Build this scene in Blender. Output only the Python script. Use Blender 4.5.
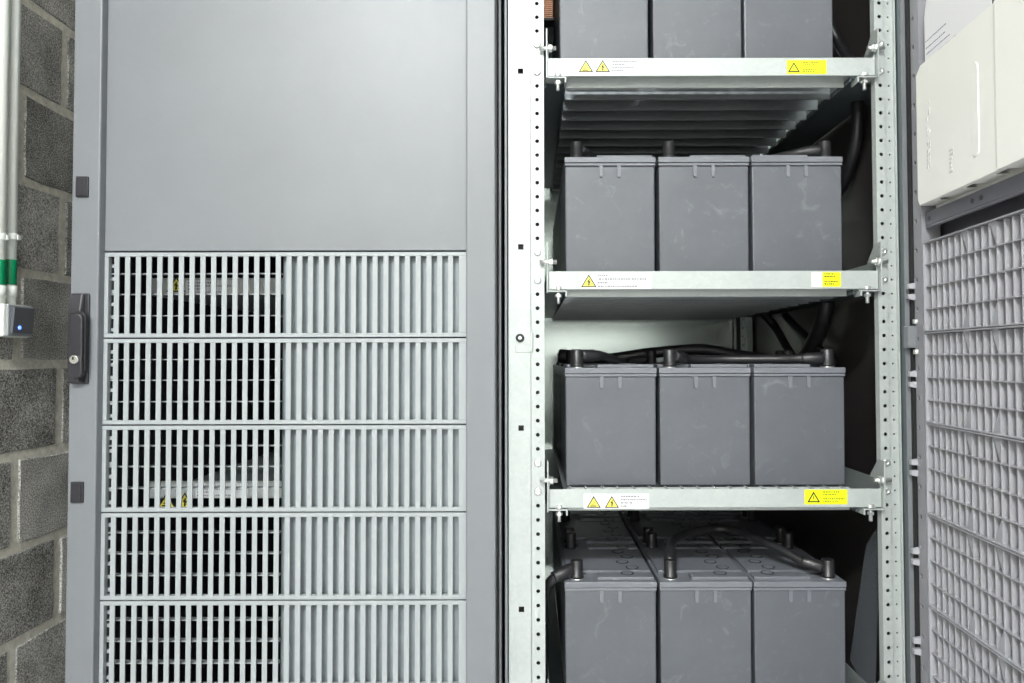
import bpy, math, random
from mathutils import Vector, Matrix
random.seed(7)
for o in list(bpy.data.objects): bpy.data.objects.remove(o)
SC = bpy.context.scene
COL = SC.collection

# ------------------------------------------------------------------ camera
F, CX, CY = 683.0, 532.0, 341.5
CAMZ = 1.05
PITCH = math.atan((359 - CY) / F)
ROLL = math.radians(0.12)
r0 = Vector((1, 0, 0)); u0 = Vector((0, -math.sin(PITCH), math.cos(PITCH))); FW = Vector((0, math.cos(PITCH), math.sin(PITCH)))
RV = r0 * math.cos(ROLL) - u0 * math.sin(ROLL)
UV = u0 * math.cos(ROLL) + r0 * math.sin(ROLL)
cd = bpy.data.cameras.new('camera'); cam = bpy.data.objects.new('camera', cd); COL.objects.link(cam)
cd.sensor_width = 36; cd.lens = 36 * F / 1024
cd.shift_x = -(CX - 512) / 1024
cd.clip_start = 0.02
m = Matrix((RV, UV, -FW)).transposed().to_4x4(); m.translation = (0, 0, CAMZ)
cam.matrix_world = m
SC.camera = cam

def P(px, py, Y):
    d = RV * ((px - CX) / F) + UV * ((CY - py) / F) + FW
    return Vector((0, 0, CAMZ)) + d * (Y / d.y)
def XM(px, Y, py=341): return P(px, py, Y).x
def ZM(py, Y, px=700): return P(px, py, Y).z

# ------------------------------------------------------------------ light
W = bpy.data.worlds.new('world'); SC.world = W; W.use_nodes = True
W.node_tree.nodes['Background'].inputs[0].default_value = (0.85, 0.92, 1, 1)
W.node_tree.nodes['Background'].inputs[1].default_value = 0.3
def area(name, loc, sx, sy, power, col=(1, 1, 1), rot=(0, 0, 0)):
    l = bpy.data.lights.new(name, 'AREA'); l.shape = 'RECTANGLE'; l.size = sx; l.size_y = sy; l.energy = power; l.color = col
    o = bpy.data.objects.new(name, l); COL.objects.link(o); o.location = loc; o.rotation_euler = rot
    return o
area('ceiling_lamp', (-0.72, -1.75, 3.28), 0.60, 0.22, 135, (0.97, 1, 1))
area('ceiling_lamp.001', (0.75, -1.75, 3.28), 0.60, 0.22, 22, (0.97, 1, 1))
area('ceiling_lamp.002', (0.0, -2.8, 3.28), 1.5, 0.16, 30, (0.97, 1, 1))
SC.view_settings.view_transform = 'Standard'; SC.view_settings.look = 'None'
SC.view_settings.gamma = 1; SC.view_settings.use_curve_mapping = False
SC.view_settings.exposure = 0.58

# ------------------------------------------------------------------ materials
def mat(name, col, rough=0.5, metal=0.0, var=0.0, vscale=8.0, bump=0.0, bscale=200.0, emis=0, spec=0.5, stretch=(1, 1, 1), col2=None):
    M = bpy.data.materials.new(name); M.use_nodes = True
    nt = M.node_tree; b = nt.nodes['Principled BSDF']
    b.inputs['Base Color'].default_value = (*col, 1); b.inputs['Roughness'].default_value = rough; b.inputs['Metallic'].default_value = metal
    b.inputs['Specular IOR Level'].default_value = spec
    tc = nt.nodes.new('ShaderNodeTexCoord'); mp = nt.nodes.new('ShaderNodeMapping'); mp.inputs['Scale'].default_value = stretch
    nt.links.new(tc.outputs['Object'], mp.inputs['Vector'])
    if var or col2:
        n = nt.nodes.new('ShaderNodeTexNoise'); n.inputs['Scale'].default_value = vscale; n.inputs['Detail'].default_value = 6; n.inputs['Roughness'].default_value = 0.65
        nt.links.new(mp.outputs['Vector'], n.inputs['Vector'])
        r = nt.nodes.new('ShaderNodeValToRGB'); r.color_ramp.elements[0].position = 0.3; r.color_ramp.elements[1].position = 0.72
        a = [c * (1 - var) for c in col]; bb = list(col2) if col2 else [min(1, c * (1 + var)) for c in col]
        r.color_ramp.elements[0].color = (*a, 1); r.color_ramp.elements[1].color = (*bb, 1)
        nt.links.new(n.outputs['Fac'], r.inputs['Fac']); nt.links.new(r.outputs['Color'], b.inputs['Base Color'])
    if bump:
        n2 = nt.nodes.new('ShaderNodeTexNoise'); n2.inputs['Scale'].default_value = bscale; n2.inputs['Detail'].default_value = 4
        nt.links.new(mp.outputs['Vector'], n2.inputs['Vector'])
        bp = nt.nodes.new('ShaderNodeBump'); bp.inputs['Strength'].default_value = bump; bp.inputs['Distance'].default_value = 0.002
        nt.links.new(n2.outputs['Fac'], bp.inputs['Height']); nt.links.new(bp.outputs['Normal'], b.inputs['Normal'])
    if emis:
        b.inputs['Emission Color'].default_value = (*col, 1); b.inputs['Emission Strength'].default_value = emis
    return M

def galv(name, base, rough, metal):
    M = mat(name, base, rough, metal); nt = M.node_tree; b = nt.nodes['Principled BSDF']
    tc = nt.nodes.new('ShaderNodeTexCoord')
    v = nt.nodes.new('ShaderNodeTexVoronoi'); v.inputs['Scale'].default_value = 160
    nt.links.new(tc.outputs['Object'], v.inputs['Vector'])
    n = nt.nodes.new('ShaderNodeTexNoise'); n.inputs['Scale'].default_value = 14; n.inputs['Detail'].default_value = 5
    nt.links.new(tc.outputs['Object'], n.inputs['Vector'])
    mx = nt.nodes.new('ShaderNodeMath'); mx.operation = 'MULTIPLY_ADD'; mx.inputs[1].default_value = 0.35
    sp = nt.nodes.new('ShaderNodeSeparateColor'); nt.links.new(v.outputs['Color'], sp.inputs['Color'])
    nt.links.new(sp.outputs['Red'], mx.inputs[0]); nt.links.new(n.outputs['Fac'], mx.inputs[2])
    r = nt.nodes.new('ShaderNodeValToRGB'); r.color_ramp.elements[0].position = 0.35; r.color_ramp.elements[1].position = 0.95
    r.color_ramp.elements[0].color = (*[c * 0.93 for c in base], 1); r.color_ramp.elements[1].color = (*[min(1, c * 1.04) for c in base], 1)
    nt.links.new(mx.outputs[0], r.inputs['Fac']); nt.links.new(r.outputs['Color'], b.inputs['Base Color'])
    return M

def battery_mat():
    M = mat('battery_plastic', (0.098, 0.105, 0.121), 0.38, 0, 0.10, 9, 0.06, 500)
    nt = M.node_tree; b = nt.nodes['Principled BSDF']
    tc = nt.nodes.new('ShaderNodeTexCoord'); oi = nt.nodes.new('ShaderNodeObjectInfo')
    ad = nt.nodes.new('ShaderNodeVectorMath'); ad.operation = 'ADD'
    sc = nt.nodes.new('ShaderNodeVectorMath'); sc.operation = 'SCALE'; sc.inputs['Scale'].default_value = 1.0
    cb = nt.nodes.new('ShaderNodeCombineXYZ')
    mu = nt.nodes.new('ShaderNodeMath'); mu.operation = 'MULTIPLY'; mu.inputs[1].default_value = 37.0
    nt.links.new(oi.outputs['Random'], mu.inputs[0])
    for i in range(3): nt.links.new(mu.outputs[0], cb.inputs[i])
    nt.links.new(tc.outputs['Object'], ad.inputs[0]); nt.links.new(cb.outputs[0], ad.inputs[1])
    n = nt.nodes.new('ShaderNodeTexNoise'); n.inputs['Scale'].default_value = 26; n.inputs['Detail'].default_value = 7; n.inputs['Roughness'].default_value = 0.7; n.inputs['Distortion'].default_value = 1.2
    nt.links.new(ad.outputs[0], n.inputs['Vector'])
    r = nt.nodes.new('ShaderNodeValToRGB'); r.color_ramp.elements[0].position = 0.58; r.color_ramp.elements[1].position = 0.80
    r.color_ramp.elements[0].color = (0, 0, 0, 1); r.color_ramp.elements[1].color = (0.32, 0.32, 0.32, 1)
    nt.links.new(n.outputs['Fac'], r.inputs['Fac'])
    mx = nt.nodes.new('ShaderNodeMixRGB'); mx.inputs[2].default_value = (0.34, 0.35, 0.37, 1)
    old = b.inputs['Base Color'].links[0].from_socket
    nt.links.new(r.outputs['Color'], mx.inputs[0]); nt.links.new(old, mx.inputs[1]); nt.links.new(mx.outputs[0], b.inputs['Base Color'])
    return M

def block_mat():
    M = mat('concrete_block', (0.15, 0.145, 0.135), 0.95, 0, spec=0.15); nt = M.node_tree; b = nt.nodes['Principled BSDF']
    tc = nt.nodes.new('ShaderNodeTexCoord'); oi = nt.nodes.new('ShaderNodeObjectInfo')
    ge = nt.nodes.new('ShaderNodeNewGeometry')
    n = nt.nodes.new('ShaderNodeTexNoise'); n.inputs['Scale'].default_value = 330; n.inputs['Detail'].default_value = 3
    nt.links.new(ge.outputs['Position'], n.inputs['Vector'])
    n2 = nt.nodes.new('ShaderNodeTexNoise'); n2.inputs['Scale'].default_value = 12; n2.inputs['Detail'].default_value = 4
    nt.links.new(ge.outputs['Position'], n2.inputs['Vector'])
    a = nt.nodes.new('ShaderNodeMath'); a.operation = 'MULTIPLY_ADD'; a.inputs[1].default_value = 0.35
    nt.links.new(n2.outputs['Fac'], a.inputs[0]); nt.links.new(n.outputs['Fac'], a.inputs[2])
    a2 = nt.nodes.new('ShaderNodeMath'); a2.operation = 'MULTIPLY_ADD'; a2.inputs[1].default_value = 0.14
    nt.links.new(oi.outputs['Random'], a2.inputs[0]); nt.links.new(a.outputs[0], a2.inputs[2])
    r = nt.nodes.new('ShaderNodeValToRGB')
    e = r.color_ramp.elements; e[0].position = 0.50; e[1].position = 0.98
    e[0].color = (0.05, 0.048, 0.045, 1); e[1].color = (0.80, 0.78, 0.74, 1)
    el = e.new(0.72); el.color = (0.29, 0.285, 0.265, 1)
    nt.links.new(a2.outputs[0], r.inputs['Fac']); nt.links.new(r.outputs['Color'], b.inputs['Base Color'])
    bp = nt.nodes.new('ShaderNodeBump'); bp.inputs['Strength'].default_value = 0.8; bp.inputs['Distance'].default_value = 0.004
    nt.links.new(n.outputs['Fac'], bp.inputs['Height']); nt.links.new(bp.outputs['Normal'], b.inputs['Normal'])
    return M

M = {}
M['door'] = mat('grey_door_paint', (0.172, 0.182, 0.198), 0.42, 0, 0.05, 5, 0.05, 900)
M['vent'] = mat('grey_vent_plastic', (0.31, 0.333, 0.347), 0.45, 0, 0.03, 6)
M['blank'] = mat('grey_blanking_sheet', (0.22, 0.25, 0.265), 0.4, 0.2, 0.12, 20)
M['galv'] = galv('galvanised_steel', (0.43, 0.462, 0.457), 0.42, 0.22)
M['galv_dull'] = galv('dull_galvanised_steel', (0.50, 0.56, 0.55), 0.36, 0.65)
M['galv_back'] = galv('bright_galvanised_sheet', (0.74, 0.82, 0.79), 0.22, 0.9)
M['shaded_grate'] = galv('shaded_grate_steel', (0.20, 0.215, 0.225), 0.4, 0.7)  # darkened copy of the steel, for bars shaded behind the first
M['zinc'] = mat('zinc_bolt', (0.75, 0.77, 0.76), 0.3, 0.8)
M['battery'] = battery_mat()
M['lid'] = mat('lit_lid_plastic', (0.155, 0.163, 0.185), 0.30, 0, 0.10, 14)  # lighter than the case: light falling from above is in the colour
M['black'] = mat('black_plastic', (0.022, 0.022, 0.026), 0.35, 0, 0.2, 20)
M['boot'] = mat('grey_black_boot', (0.016, 0.016, 0.018), 0.38, 0, 0.25, 40)
M['rubber'] = mat('black_rubber', (0.012, 0.012, 0.013), 0.6)
M['cable'] = mat('black_cable', (0.014, 0.014, 0.016), 0.42, 0, 0.3, 30)
M['handle'] = mat('charcoal_handle', (0.024, 0.023, 0.029), 0.4, 0, 0.15, 20, 0.05, 600)
M['dark'] = mat('dark_paint_and_shade', (0.025, 0.026, 0.028), 0.45, 0, 0.15, 4)  # dark paint, also used as painted shade behind holes and slots
M['inner'] = mat('dimmed_panel_paint', (0.040, 0.035, 0.035), 0.38, 0.2, 0.2, 2)  # grey panel's dim light and brownish reflection are put into this colour
M['beam'] = mat('shaded_slate_steel', (0.10, 0.12, 0.13), 0.4, 0.35, 0.1, 8)  # dark tone carries the shade on the beams' undersides
M['chrome'] = mat('lock_chrome', (0.85, 0.84, 0.80), 0.18, 0.9)
M['tray'] = mat('cream_white_plastic', (0.93, 0.925, 0.90), 0.5, 0, 0.01, 5)
M['paper'] = mat('white_paper', (0.86, 0.86, 0.90), 0.8)
M['ink'] = mat('blue_grey_ink', (0.30, 0.30, 0.42), 0.8)
M['emboss'] = mat('moulded_mark', (0.66, 0.66, 0.66), 0.5)
M['yellow'] = mat('sticker_yellow', (0.80, 0.86, 0.01), 0.4)
M['tri'] = mat('triangle_yellow', (0.80, 0.70, 0.10), 0.4)
M['print'] = mat('black_print', (0.012, 0.012, 0.012), 0.5)
M['grey_print'] = mat('grey_print', (0.22, 0.22, 0.24), 0.6)
M['olive_print'] = mat('olive_print', (0.13, 0.14, 0.01), 0.6)
M['white_label'] = mat('white_label', (0.66, 0.67, 0.69), 0.5)
M['pvc'] = mat('white_pvc', (0.84, 0.87, 0.82), 0.35, 0, 0.03, 8)
M['green'] = mat('green_tape', (0.0, 0.22, 0.085), 0.4)
M['rocker'] = mat('grey_rocker', (0.13, 0.135, 0.15), 0.4)
M['rframe'] = mat('switch_frame_grey', (0.36, 0.38, 0.40), 0.4)
M['led'] = mat('blue_led', (0.08, 0.16, 1.0), 0.3, emis=3)
M['copper'] = mat('copper', (0.75, 0.40, 0.27), 0.4, 0.6, 0.2, 30)
M['block'] = block_mat()
M['mortar'] = mat('mortar', (0.74, 0.71, 0.62), 0.95, 0, 0.25, 60, 0.6, 220, spec=0.1)
M['wall'] = mat('white_wall_paint', (0.78, 0.78, 0.76), 0.8, 0, 0.03, 3)
M['floor'] = mat('grey_floor_paint', (0.50, 0.50, 0.50), 0.5, 0, 0.1, 4)
M['filter'] = mat('grey_filter_mat', (0.20, 0.20, 0.22), 0.9, 0, 0.22, 30, 0.5, 400)
M['rib'] = mat('grey_rib_plastic', (0.36, 0.36, 0.395), 0.45, 0, 0.04, 6)
M['rail'] = mat('door_rail_paint', (0.27, 0.27, 0.30), 0.4, 0, 0.05, 6)
M['frame_in'] = mat('shaded_inner_paint', (0.12, 0.12, 0.145), 0.4, 0, 0.05, 6)  # darkened to include the shade around the document tray
cl = mat('clear_plastic', (0.55, 0.62, 0.72), 0.08); cl.node_tree.nodes['Principled BSDF'].inputs['Alpha'].default_value = 0.07
M['clear'] = cl

# ------------------------------------------------------------------ mesh helpers
class MB:
    def __init__(s): s.v = []; s.f = []; s.mi = []; s.mats = []; s.sm = []
    def m(s, k):
        if k not in s.mats: s.mats.append(k)
        return s.mats.index(k)
    def poly(s, pts, k):
        b = len(s.v); s.v += [tuple(p) for p in pts]; s.f.append(tuple(range(b, b + len(pts)))); s.mi.append(s.m(k)); s.sm.append(False)
    def box(s, x0, x1, y0, y1, z0, z1, k):
        if x0 > x1: x0, x1 = x1, x0
        if y0 > y1: y0, y1 = y1, y0
        if z0 > z1: z0, z1 = z1, z0
        s.hexa([(x0, y0, z0), (x1, y0, z0), (x1, y1, z0), (x0, y1, z0), (x0, y0, z1), (x1, y0, z1), (x1, y1, z1), (x0, y1, z1)], k); return s
    def hexa(s, c, k):
        b = len(s.v); s.v += [tuple(p) for p in c]
        for q in ((0, 3, 2, 1), (4, 5, 6, 7), (0, 1, 5, 4), (1, 2, 6, 5), (2, 3, 7, 6), (3, 0, 4, 7)):
            s.f.append(tuple(b + i for i in q)); s.mi.append(s.m(k)); s.sm.append(False)
        return s
    def prism(s, pts, y0, y1, k, axis='y'):
        # pts: 2-d outline counter-clockwise seen from -axis; extruded y0 -> y1
        def w(p, t):
            if axis == 'y': return (p[0], t, p[1])
            if axis == 'x': return (t, p[0], p[1])
            return (p[0], p[1], t)
        n = len(pts); b = len(s.v)
        s.v += [w(p, y0) for p in pts] + [w(p, y1) for p in pts]
        s.f.append(tuple(range(b, b + n))); s.f.append(tuple(range(b + 2 * n - 1, b + n - 1, -1)))
        for i in range(n):
            j = (i + 1) % n; s.f.append((b + j, b + i, b + n + i, b + n + j))
        s.mi += [s.m(k)] * (n + 2); s.sm += [False] * (n + 2); return s
    def lathe(s, c, axis, prof, n, k, smooth=True):
        # prof: list of (radius, height along axis)
        a = Vector(axis).normalized(); t = Vector((0, 0, 1)) if abs(a.z) < 0.9 else Vector((1, 0, 0))
        e1 = a.cross(t).normalized(); e2 = a.cross(e1); b = len(s.v); c = Vector(c)
        for r, h in prof:
            for i in range(n):
                th = 2 * math.pi * (i + 0.5) / n
                s.v.append(tuple(c + a * h + e1 * (r * math.cos(th)) + e2 * (r * math.sin(th))))
        for q in range(len(prof) - 1):
            for i in range(n):
                j = (i + 1) % n
                s.f.append((b + q * n + i, b + q * n + j, b + (q + 1) * n + j, b + (q + 1) * n + i)); s.mi.append(s.m(k)); s.sm.append(smooth)
        s.f.append(tuple(b + i for i in reversed(range(n)))); s.mi.append(s.m(k)); s.sm.append(False)
        e = b + (len(prof) - 1) * n
        s.f.append(tuple(e + i for i in range(n))); s.mi.append(s.m(k)); s.sm.append(False)
        return s
    def tube(s, pts, r, k, n=10, sub=8):
        pts = [Vector(p) for p in pts]; Q = []
        for i in range(len(pts) - 1):
            p0 = pts[max(i - 1, 0)]; p1 = pts[i]; p2 = pts[i + 1]; p3 = pts[min(i + 2, len(pts) - 1)]
            for j in range(sub):
                t = j / sub
                Q.append(0.5 * ((2 * p1) + (p2 - p0) * t + (2 * p0 - 5 * p1 + 4 * p2 - p3) * t * t + (3 * p1 - p0 - 3 * p2 + p3) * t ** 3))
        Q.append(pts[-1]); b = len(s.v); nrm = None
        for i, q in enumerate(Q):
            tg = (Q[min(i + 1, len(Q) - 1)] - Q[max(i - 1, 0)]).normalized()
            if nrm is None:
                nrm = tg.cross(Vector((0, 0, 1)) if abs(tg.z) < 0.9 else Vector((1, 0, 0))).normalized()
            else:
                nrm = (nrm - tg * nrm.dot(tg)).normalized()
            bn = tg.cross(nrm)
            for a in range(n):
                th = 2 * math.pi * a / n; s.v.append(tuple(q + nrm * (r * math.cos(th)) + bn * (r * math.sin(th))))
        for i in range(len(Q) - 1):
            for a in range(n):
                c = (a + 1) % n
                s.f.append((b + i * n + a, b + i * n + c, b + (i + 1) * n + c, b + (i + 1) * n + a)); s.mi.append(s.m(k)); s.sm.append(True)
        s.f.append(tuple(b + i for i in reversed(range(n)))); s.mi.append(s.m(k)); s.sm.append(False)
        e = b + (len(Q) - 1) * n; s.f.append(tuple(e + i for i in range(n))); s.mi.append(s.m(k)); s.sm.append(False)
        return s
    def mesh(s, name):
        me = bpy.data.meshes.new(name); me.from_pydata(s.v, [], s.f)
        for k in s.mats: me.materials.append(M[k])
        me.polygons.foreach_set('material_index', s.mi); me.polygons.foreach_set('use_smooth', s.sm)
        me.update(); return me
    def build(s, name, parent=None, bev=0, seg=2, loc=None):
        o = bpy.data.objects.new(name, s.mesh(name)); COL.objects.link(o)
        if parent: o.parent = parent
        if loc is not None: o.location = loc
        if bev: bevel(o, bev, seg)
        return o
def bevel(o, w, seg=2):
    b = o.modifiers.new('bevel', 'BEVEL'); b.width = w; b.segments = seg; b.limit_method = 'ANGLE'; b.angle_limit = math.radians(40)
def inst(name, me, parent, loc, rot=None, bev=0, seg=1):
    o = bpy.data.objects.new(name, me); COL.objects.link(o); o.parent = parent; o.location = loc
    if rot: o.rotation_euler = rot
    if bev: bevel(o, bev, seg)
    return o
def empty(name, loc, rz=0):
    o = bpy.data.objects.new(name, None); COL.objects.link(o); o.location = loc; o.rotation_euler = (0, 0, rz); o.empty_display_size = 0.05; return o
def tag(o, label, cat, group=None):
    o['label'] = label; o['category'] = cat
    if group: o['group'] = group
    return o
def struct(o): o['kind'] = 'structure'; return o
def lab(o, label): o['label'] = label; return o
def hexpts(r, n=6, ph=0): return [(r * math.cos(ph + 2 * math.pi * i / n), r * math.sin(ph + 2 * math.pi * i / n)) for i in range(n)]

def perforated(mb, x0, x1, y, zs, pitch, hx, r, k, thick=0.0025, n=12):
    """front sheet at depth y facing -Y with one real hole per pitch cell in zs (cell centres)"""
    for zc, hole in zs:
        z0, z1 = zc - pitch / 2, zc + pitch / 2
        if not hole:
            mb.poly([(x0, y, z0), (x1, y, z0), (x1, y, z1), (x0, y, z1)], k); continue
        ring = [(hx + r * math.cos(2 * math.pi * (i + .5) / n), zc + r * math.sin(2 * math.pi * (i + .5) / n)) for i in range(n)]
        out = []
        for (a, c) in ring:
            dx, dz = a - hx, c - zc
            tx = ((x1 - hx) / dx) if dx > 0 else ((x0 - hx) / dx)
            tz = ((z1 - zc) / dz) if dz > 0 else ((z0 - zc) / dz)
            t = min(tx, tz); out.append((hx + dx * t, zc + dz * t))
        cor = [(x1, z1), (x0, z1), (x0, z0), (x1, z0)]
        for i in range(n):
            j = (i + 1) % n
            pts = [ring[i], out[i]]
            for c in cor:   # corner lying between the two rays
                ai = math.atan2(out[i][1] - zc, out[i][0] - hx); aj = math.atan2(out[j][1] - zc, out[j][0] - hx); ac = math.atan2(c[1] - zc, c[0] - hx)
                if aj < ai: aj += 2 * math.pi
                if ac < ai: ac += 2 * math.pi
                if ai + 1e-6 < ac < aj - 1e-6: pts.append(c)
            pts += [out[j], ring[j]]
            mb.poly([(p[0], y, p[1]) for p in pts], k)
            mb.poly([(ring[i][0], y, ring[i][1]), (ring[j][0], y, ring[j][1]), (ring[j][0], y + thick, ring[j][1]), (ring[i][0], y + thick, ring[i][1])], k)

# ------------------------------------------------------------------ room
WX = -1.113
YB, YFRONT, XR, ZC = 2.45, -3.4, 1.75, 3.4
struct(MB().box(WX - .2, XR + .1, YFRONT - .1, YB + .1, -.1, 0, 'floor').build('floor'))
struct(MB().box(WX - .2, XR + .1, YFRONT - .1, YB + .1, ZC, ZC + .1, 'wall').build('ceiling'))
struct(MB().box(WX - .2, XR + .1, YB, YB + .1, 0, ZC, 'wall').build('wall_back'))
struct(MB().box(WX - .2, XR + .1, YFRONT - .1, YFRONT, 0, ZC, 'wall').build('wall_front'))
struct(MB().box(XR, XR + .1, YFRONT, YB, 0, ZC, 'floor').build('wall_right'))
wl = struct(MB().box(WX - .2, WX - .0025, YFRONT, YB, 0, ZC, 'mortar').build('wall_left'))
# concrete blocks, 0.2 m courses
zj = CAMZ - 0.008
k0 = -5
meshes = []
for q in range(4):
    mb = MB(); L, H = 0.250, 0.181
    rr = random.Random(q)
    # front outline with slightly uneven edge
    ys = [-L / 2, -L / 4, 0, L / 4, L / 2]; zs_ = [-H / 2, -H / 4, 0, H / 4, H / 2]
    ring = [(y, -H / 2) for y in ys] + [(L / 2, z) for z in zs_[1:]] + [(y, H / 2) for y in reversed(ys[:-1])] + [(-L / 2, z) for z in reversed(zs_[1:-1])]
    fr = [(a + rr.uniform(-.0025, .0025) - .002 * (a > 0) , b + rr.uniform(-.0025, .0025)) for a, b in ring]
    n = len(ring)
    b = len(mb.v)
    mb.v += [(0.0, a, c) for a, c in fr] + [(-.02, a, c) for a, c in ring]
    mb.f.append(tuple(range(n))); mb.mi.append(mb.m('block')); mb.sm.append(False)
    for i in range(n):
        j = (i + 1) % n; mb.f.append((j, i, n + i, n + j)); mb.mi.append(0); mb.sm.append(False)
    meshes.append(mb.mesh('block'))
for k in range(-5, 11):
    zc = zj + 0.2 * (k + 0.5)
    for j in range(-5, 4):
        yc = (1.479 if k % 2 == 0 else 1.614) + 0.27 * j + .135 + 0.0
        if yc > YB - .14 or yc < 0.3: continue
        if zc + .1 > ZC or zc - .1 < 0: continue
        inst('block', meshes[(k * 7 + j * 3) % 4], wl, (WX + random.uniform(-.001, .0012), yc, zc), bev=.003)

# ------------------------------------------------------------------ conduits and switch
PXX = -1.088
def conduit(px, label, zlow):
    Y = -PXX * F / (CX - px)
    t = tag(empty('conduit', (PXX, Y, 0)), label, 'pipe', 'conduits on the block wall')
    MB().lathe((0, 0, zlow), (0, 0, 1), [(.0105, 0), (.0105, ZC - zlow)], 16, 'pvc').build('pipe', t)
    zt, zb = ZM(260, Y, px), ZM(285, Y, px)
    MB().lathe((0, 0, zb), (0, 0, 1), [(.0111, 0), (.0114, .001), (.0114, zt - zb - .001), (.0111, zt - zb)], 16, 'green').build('green_band', t)
    zc = ZM(286, Y, px)
    MB().lathe((0, 0, zc - .022), (0, 0, 1), [(.0135, 0), (.0135, .020), (.012, .022)], 16, 'pvc').build('coupling', t)
    for zz in (ZM(237, Y, px), ZM(237, Y, px) + .6):
        c = MB(); c.lathe((0, 0, zz - .007), (0, 0, 1), [(.0112, 0), (.0118, .002), (.0118, .012), (.0112, .014)], 16, 'pvc'); c.box(-.024, -.008, -.008, .008, zz - .007, zz + .007, 'pvc'); c.box(.006, .0135, .002, .010, zz - .005, zz + .005, 'pvc')
        c.build('pipe_clip', t)
    return Y
zbox_t = ZM(305, 1.42, 20); zbox_b = ZM(337, 1.42, 20)
conduit(9.0, 'white conduit with green band nearest the grey cabinet', zbox_t + .001)
conduit(-2.0, 'white conduit with green band at the photo left edge', zbox_t + .001)
sw = tag(empty('light_switch', (WX, 1.42, (zbox_t + zbox_b) / 2)), 'surface-mounted switch box with grey rocker and blue light on block wall', 'switch')
hh = (zbox_t - zbox_b) / 2
MB().box(0.0, .045, -.042, .036, -hh, hh, 'pvc').build('switch_box', sw, .003)
MB().box(.045, .050, -.036, .033, -hh + .001, hh - .001, 'rframe').build('switch_frame', sw, .002)
rk = MB(); rk.hexa([(.050, -.028, -hh + .007), (.053, -.028, -hh + .007), (.053, .029, -hh + .007), (.050, .029, -hh + .007), (.050, -.028, hh - .006), (.0575, -.028, hh - .006), (.0575, .029, hh - .006), (.050, .029, hh - .006)], 'rocker')
rk.build('rocker', sw, .001)
MB().lathe((.0535, -.010, -hh + .019), (1, 0, 0), [(.004, 0), (.004, .0015), (.002, .003)], 12, 'led').build('indicator_light', sw)

# ------------------------------------------------------------------ left cabinet
YD = 1.17                       # front plane of the closed door
REC = 0.016                     # recess of sheet and grille
lx0, lx1 = XM(69.5, YD), XM(495.5, YD)
ix0, ix1 = XM(97.5, YD), XM(466, YD)
TOPZ = 2.02
cab = tag(empty('equipment_cabinet', ((lx0 + lx1) / 2, 1.6, 0)), 'tall grey cabinet with closed door, smooth sheet above a slatted grille', 'cabinet')
def C(mb, name, parent=cab, bev=0, seg=2):
    """build from world coordinates, parented without moving"""
    o = mb.build(name, parent, bev, seg)
    o.matrix_parent_inverse = Matrix.Translation(parent_world(parent)).inverted()
    return o
def parent_world(p):
    v = Vector(p.location)
    return v
ZD0 = 0.09
b = MB()
b.box(lx0, ix0, YD, YD + .045, ZD0, TOPZ, 'door'); b.box(ix1, lx1, YD, YD + .045, ZD0, TOPZ, 'door')
b.box(ix0, ix1, YD, YD + .045, TOPZ - .05, TOPZ, 'door'); b.box(ix0, ix1, YD, YD + .045, ZD0, ZD0 + .05, 'door')
door = C(b, 'door', cab, .0025)
def D(mb, name, bev=0, seg=2):
    o = mb.build(name, door, bev, seg); return o
YG = YD + REC
rowy = [251.5, 338, 426, 514, 600.5]
rz = [ZM(y, YG, 285) for y in rowy]
pit = (rz[0] - rz[4]) / 4
rz = [rz[0] - pit * i for i in range(7)]
ex0, ex1 = ix0, ix1 + .004
D(MB().box(ex0, ex1, YG, YG + .012, rz[0] + .0015, TOPZ - .05, 'door'), 'door_sheet', .001)
D(MB().box(ex0, ex1, YG, YG + .012, ZD0 + .05, rz[6] - .0015, 'door'), 'door_sheet', .001)
gx0, gx1 = XM(107.4, YG), XM(458.7, YG)
NS = 33
# openings between slats
sw_ = .0087
sp = (gx1 - gx0 + sw_) / NS
slat_h = pit - .0165
sl = MB(); sl.hexa([(-sw_/2, 0, -slat_h/2), (sw_/2, 0, -slat_h/2), (sw_/2 - .0012, .0045, -slat_h/2), (-sw_/2 + .0012, .0045, -slat_h/2), (-sw_/2, 0, slat_h/2), (sw_/2, 0, slat_h/2), (sw_/2 - .0012, .0045, slat_h/2), (-sw_/2 + .0012, .0045, slat_h/2)], 'vent')
slm = sl.mesh('vent_slat')
xm = XM(279.5, YG)
cb_ = MB().box(gx0 - .004, xm - .0005, 0, .013, -.0009, .0009, 'vent').mesh('vent_crossbar')
for r in range(6):
    zt, zb = rz[r] - .0012, rz[r + 1] + .0012
    f = MB(); rail = .0070
    f.box(ex0, ex1, YG, YG + .010, zt - rail, zt, 'vent'); f.box(ex0, ex1, YG, YG + .010, zb, zb + rail, 'vent')
    f.box(ex0, gx0, YG, YG + .010, zb + rail, zt - rail, 'vent'); f.box(gx1, ex1, YG, YG + .010, zb + rail, zt - rail, 'vent')
    D(f, 'vent_frame', .0006, 1)
    zc = (zt + zb) / 2
    for i in range(1, NS):
        x = gx0 - sw_ / 2 + sp * i
        inst('vent_slat', slm, door, (x, YG + .0002, zc))
    for q in (.235, .515, .785):
        inst('vent_crossbar', cb_, door, (0, YG + .010, zb + rail + slat_h * q))
    D(MB().box(xm, gx1 + .006, YG + .016, YG + .018, zb, zt, 'blank'), 'blanking_sheet')
    # uneven vertical web seen behind the outermost opening
    web = MB()
    for q in range(6): web.box(gx0 - .002, gx0 + .006, YG + .011, YG + .018, zb + rail + .004 + slat_h * q / 6, zb + rail + slat_h * (q + .45) / 6, 'vent')
    D(web, 'vent_web')
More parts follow.
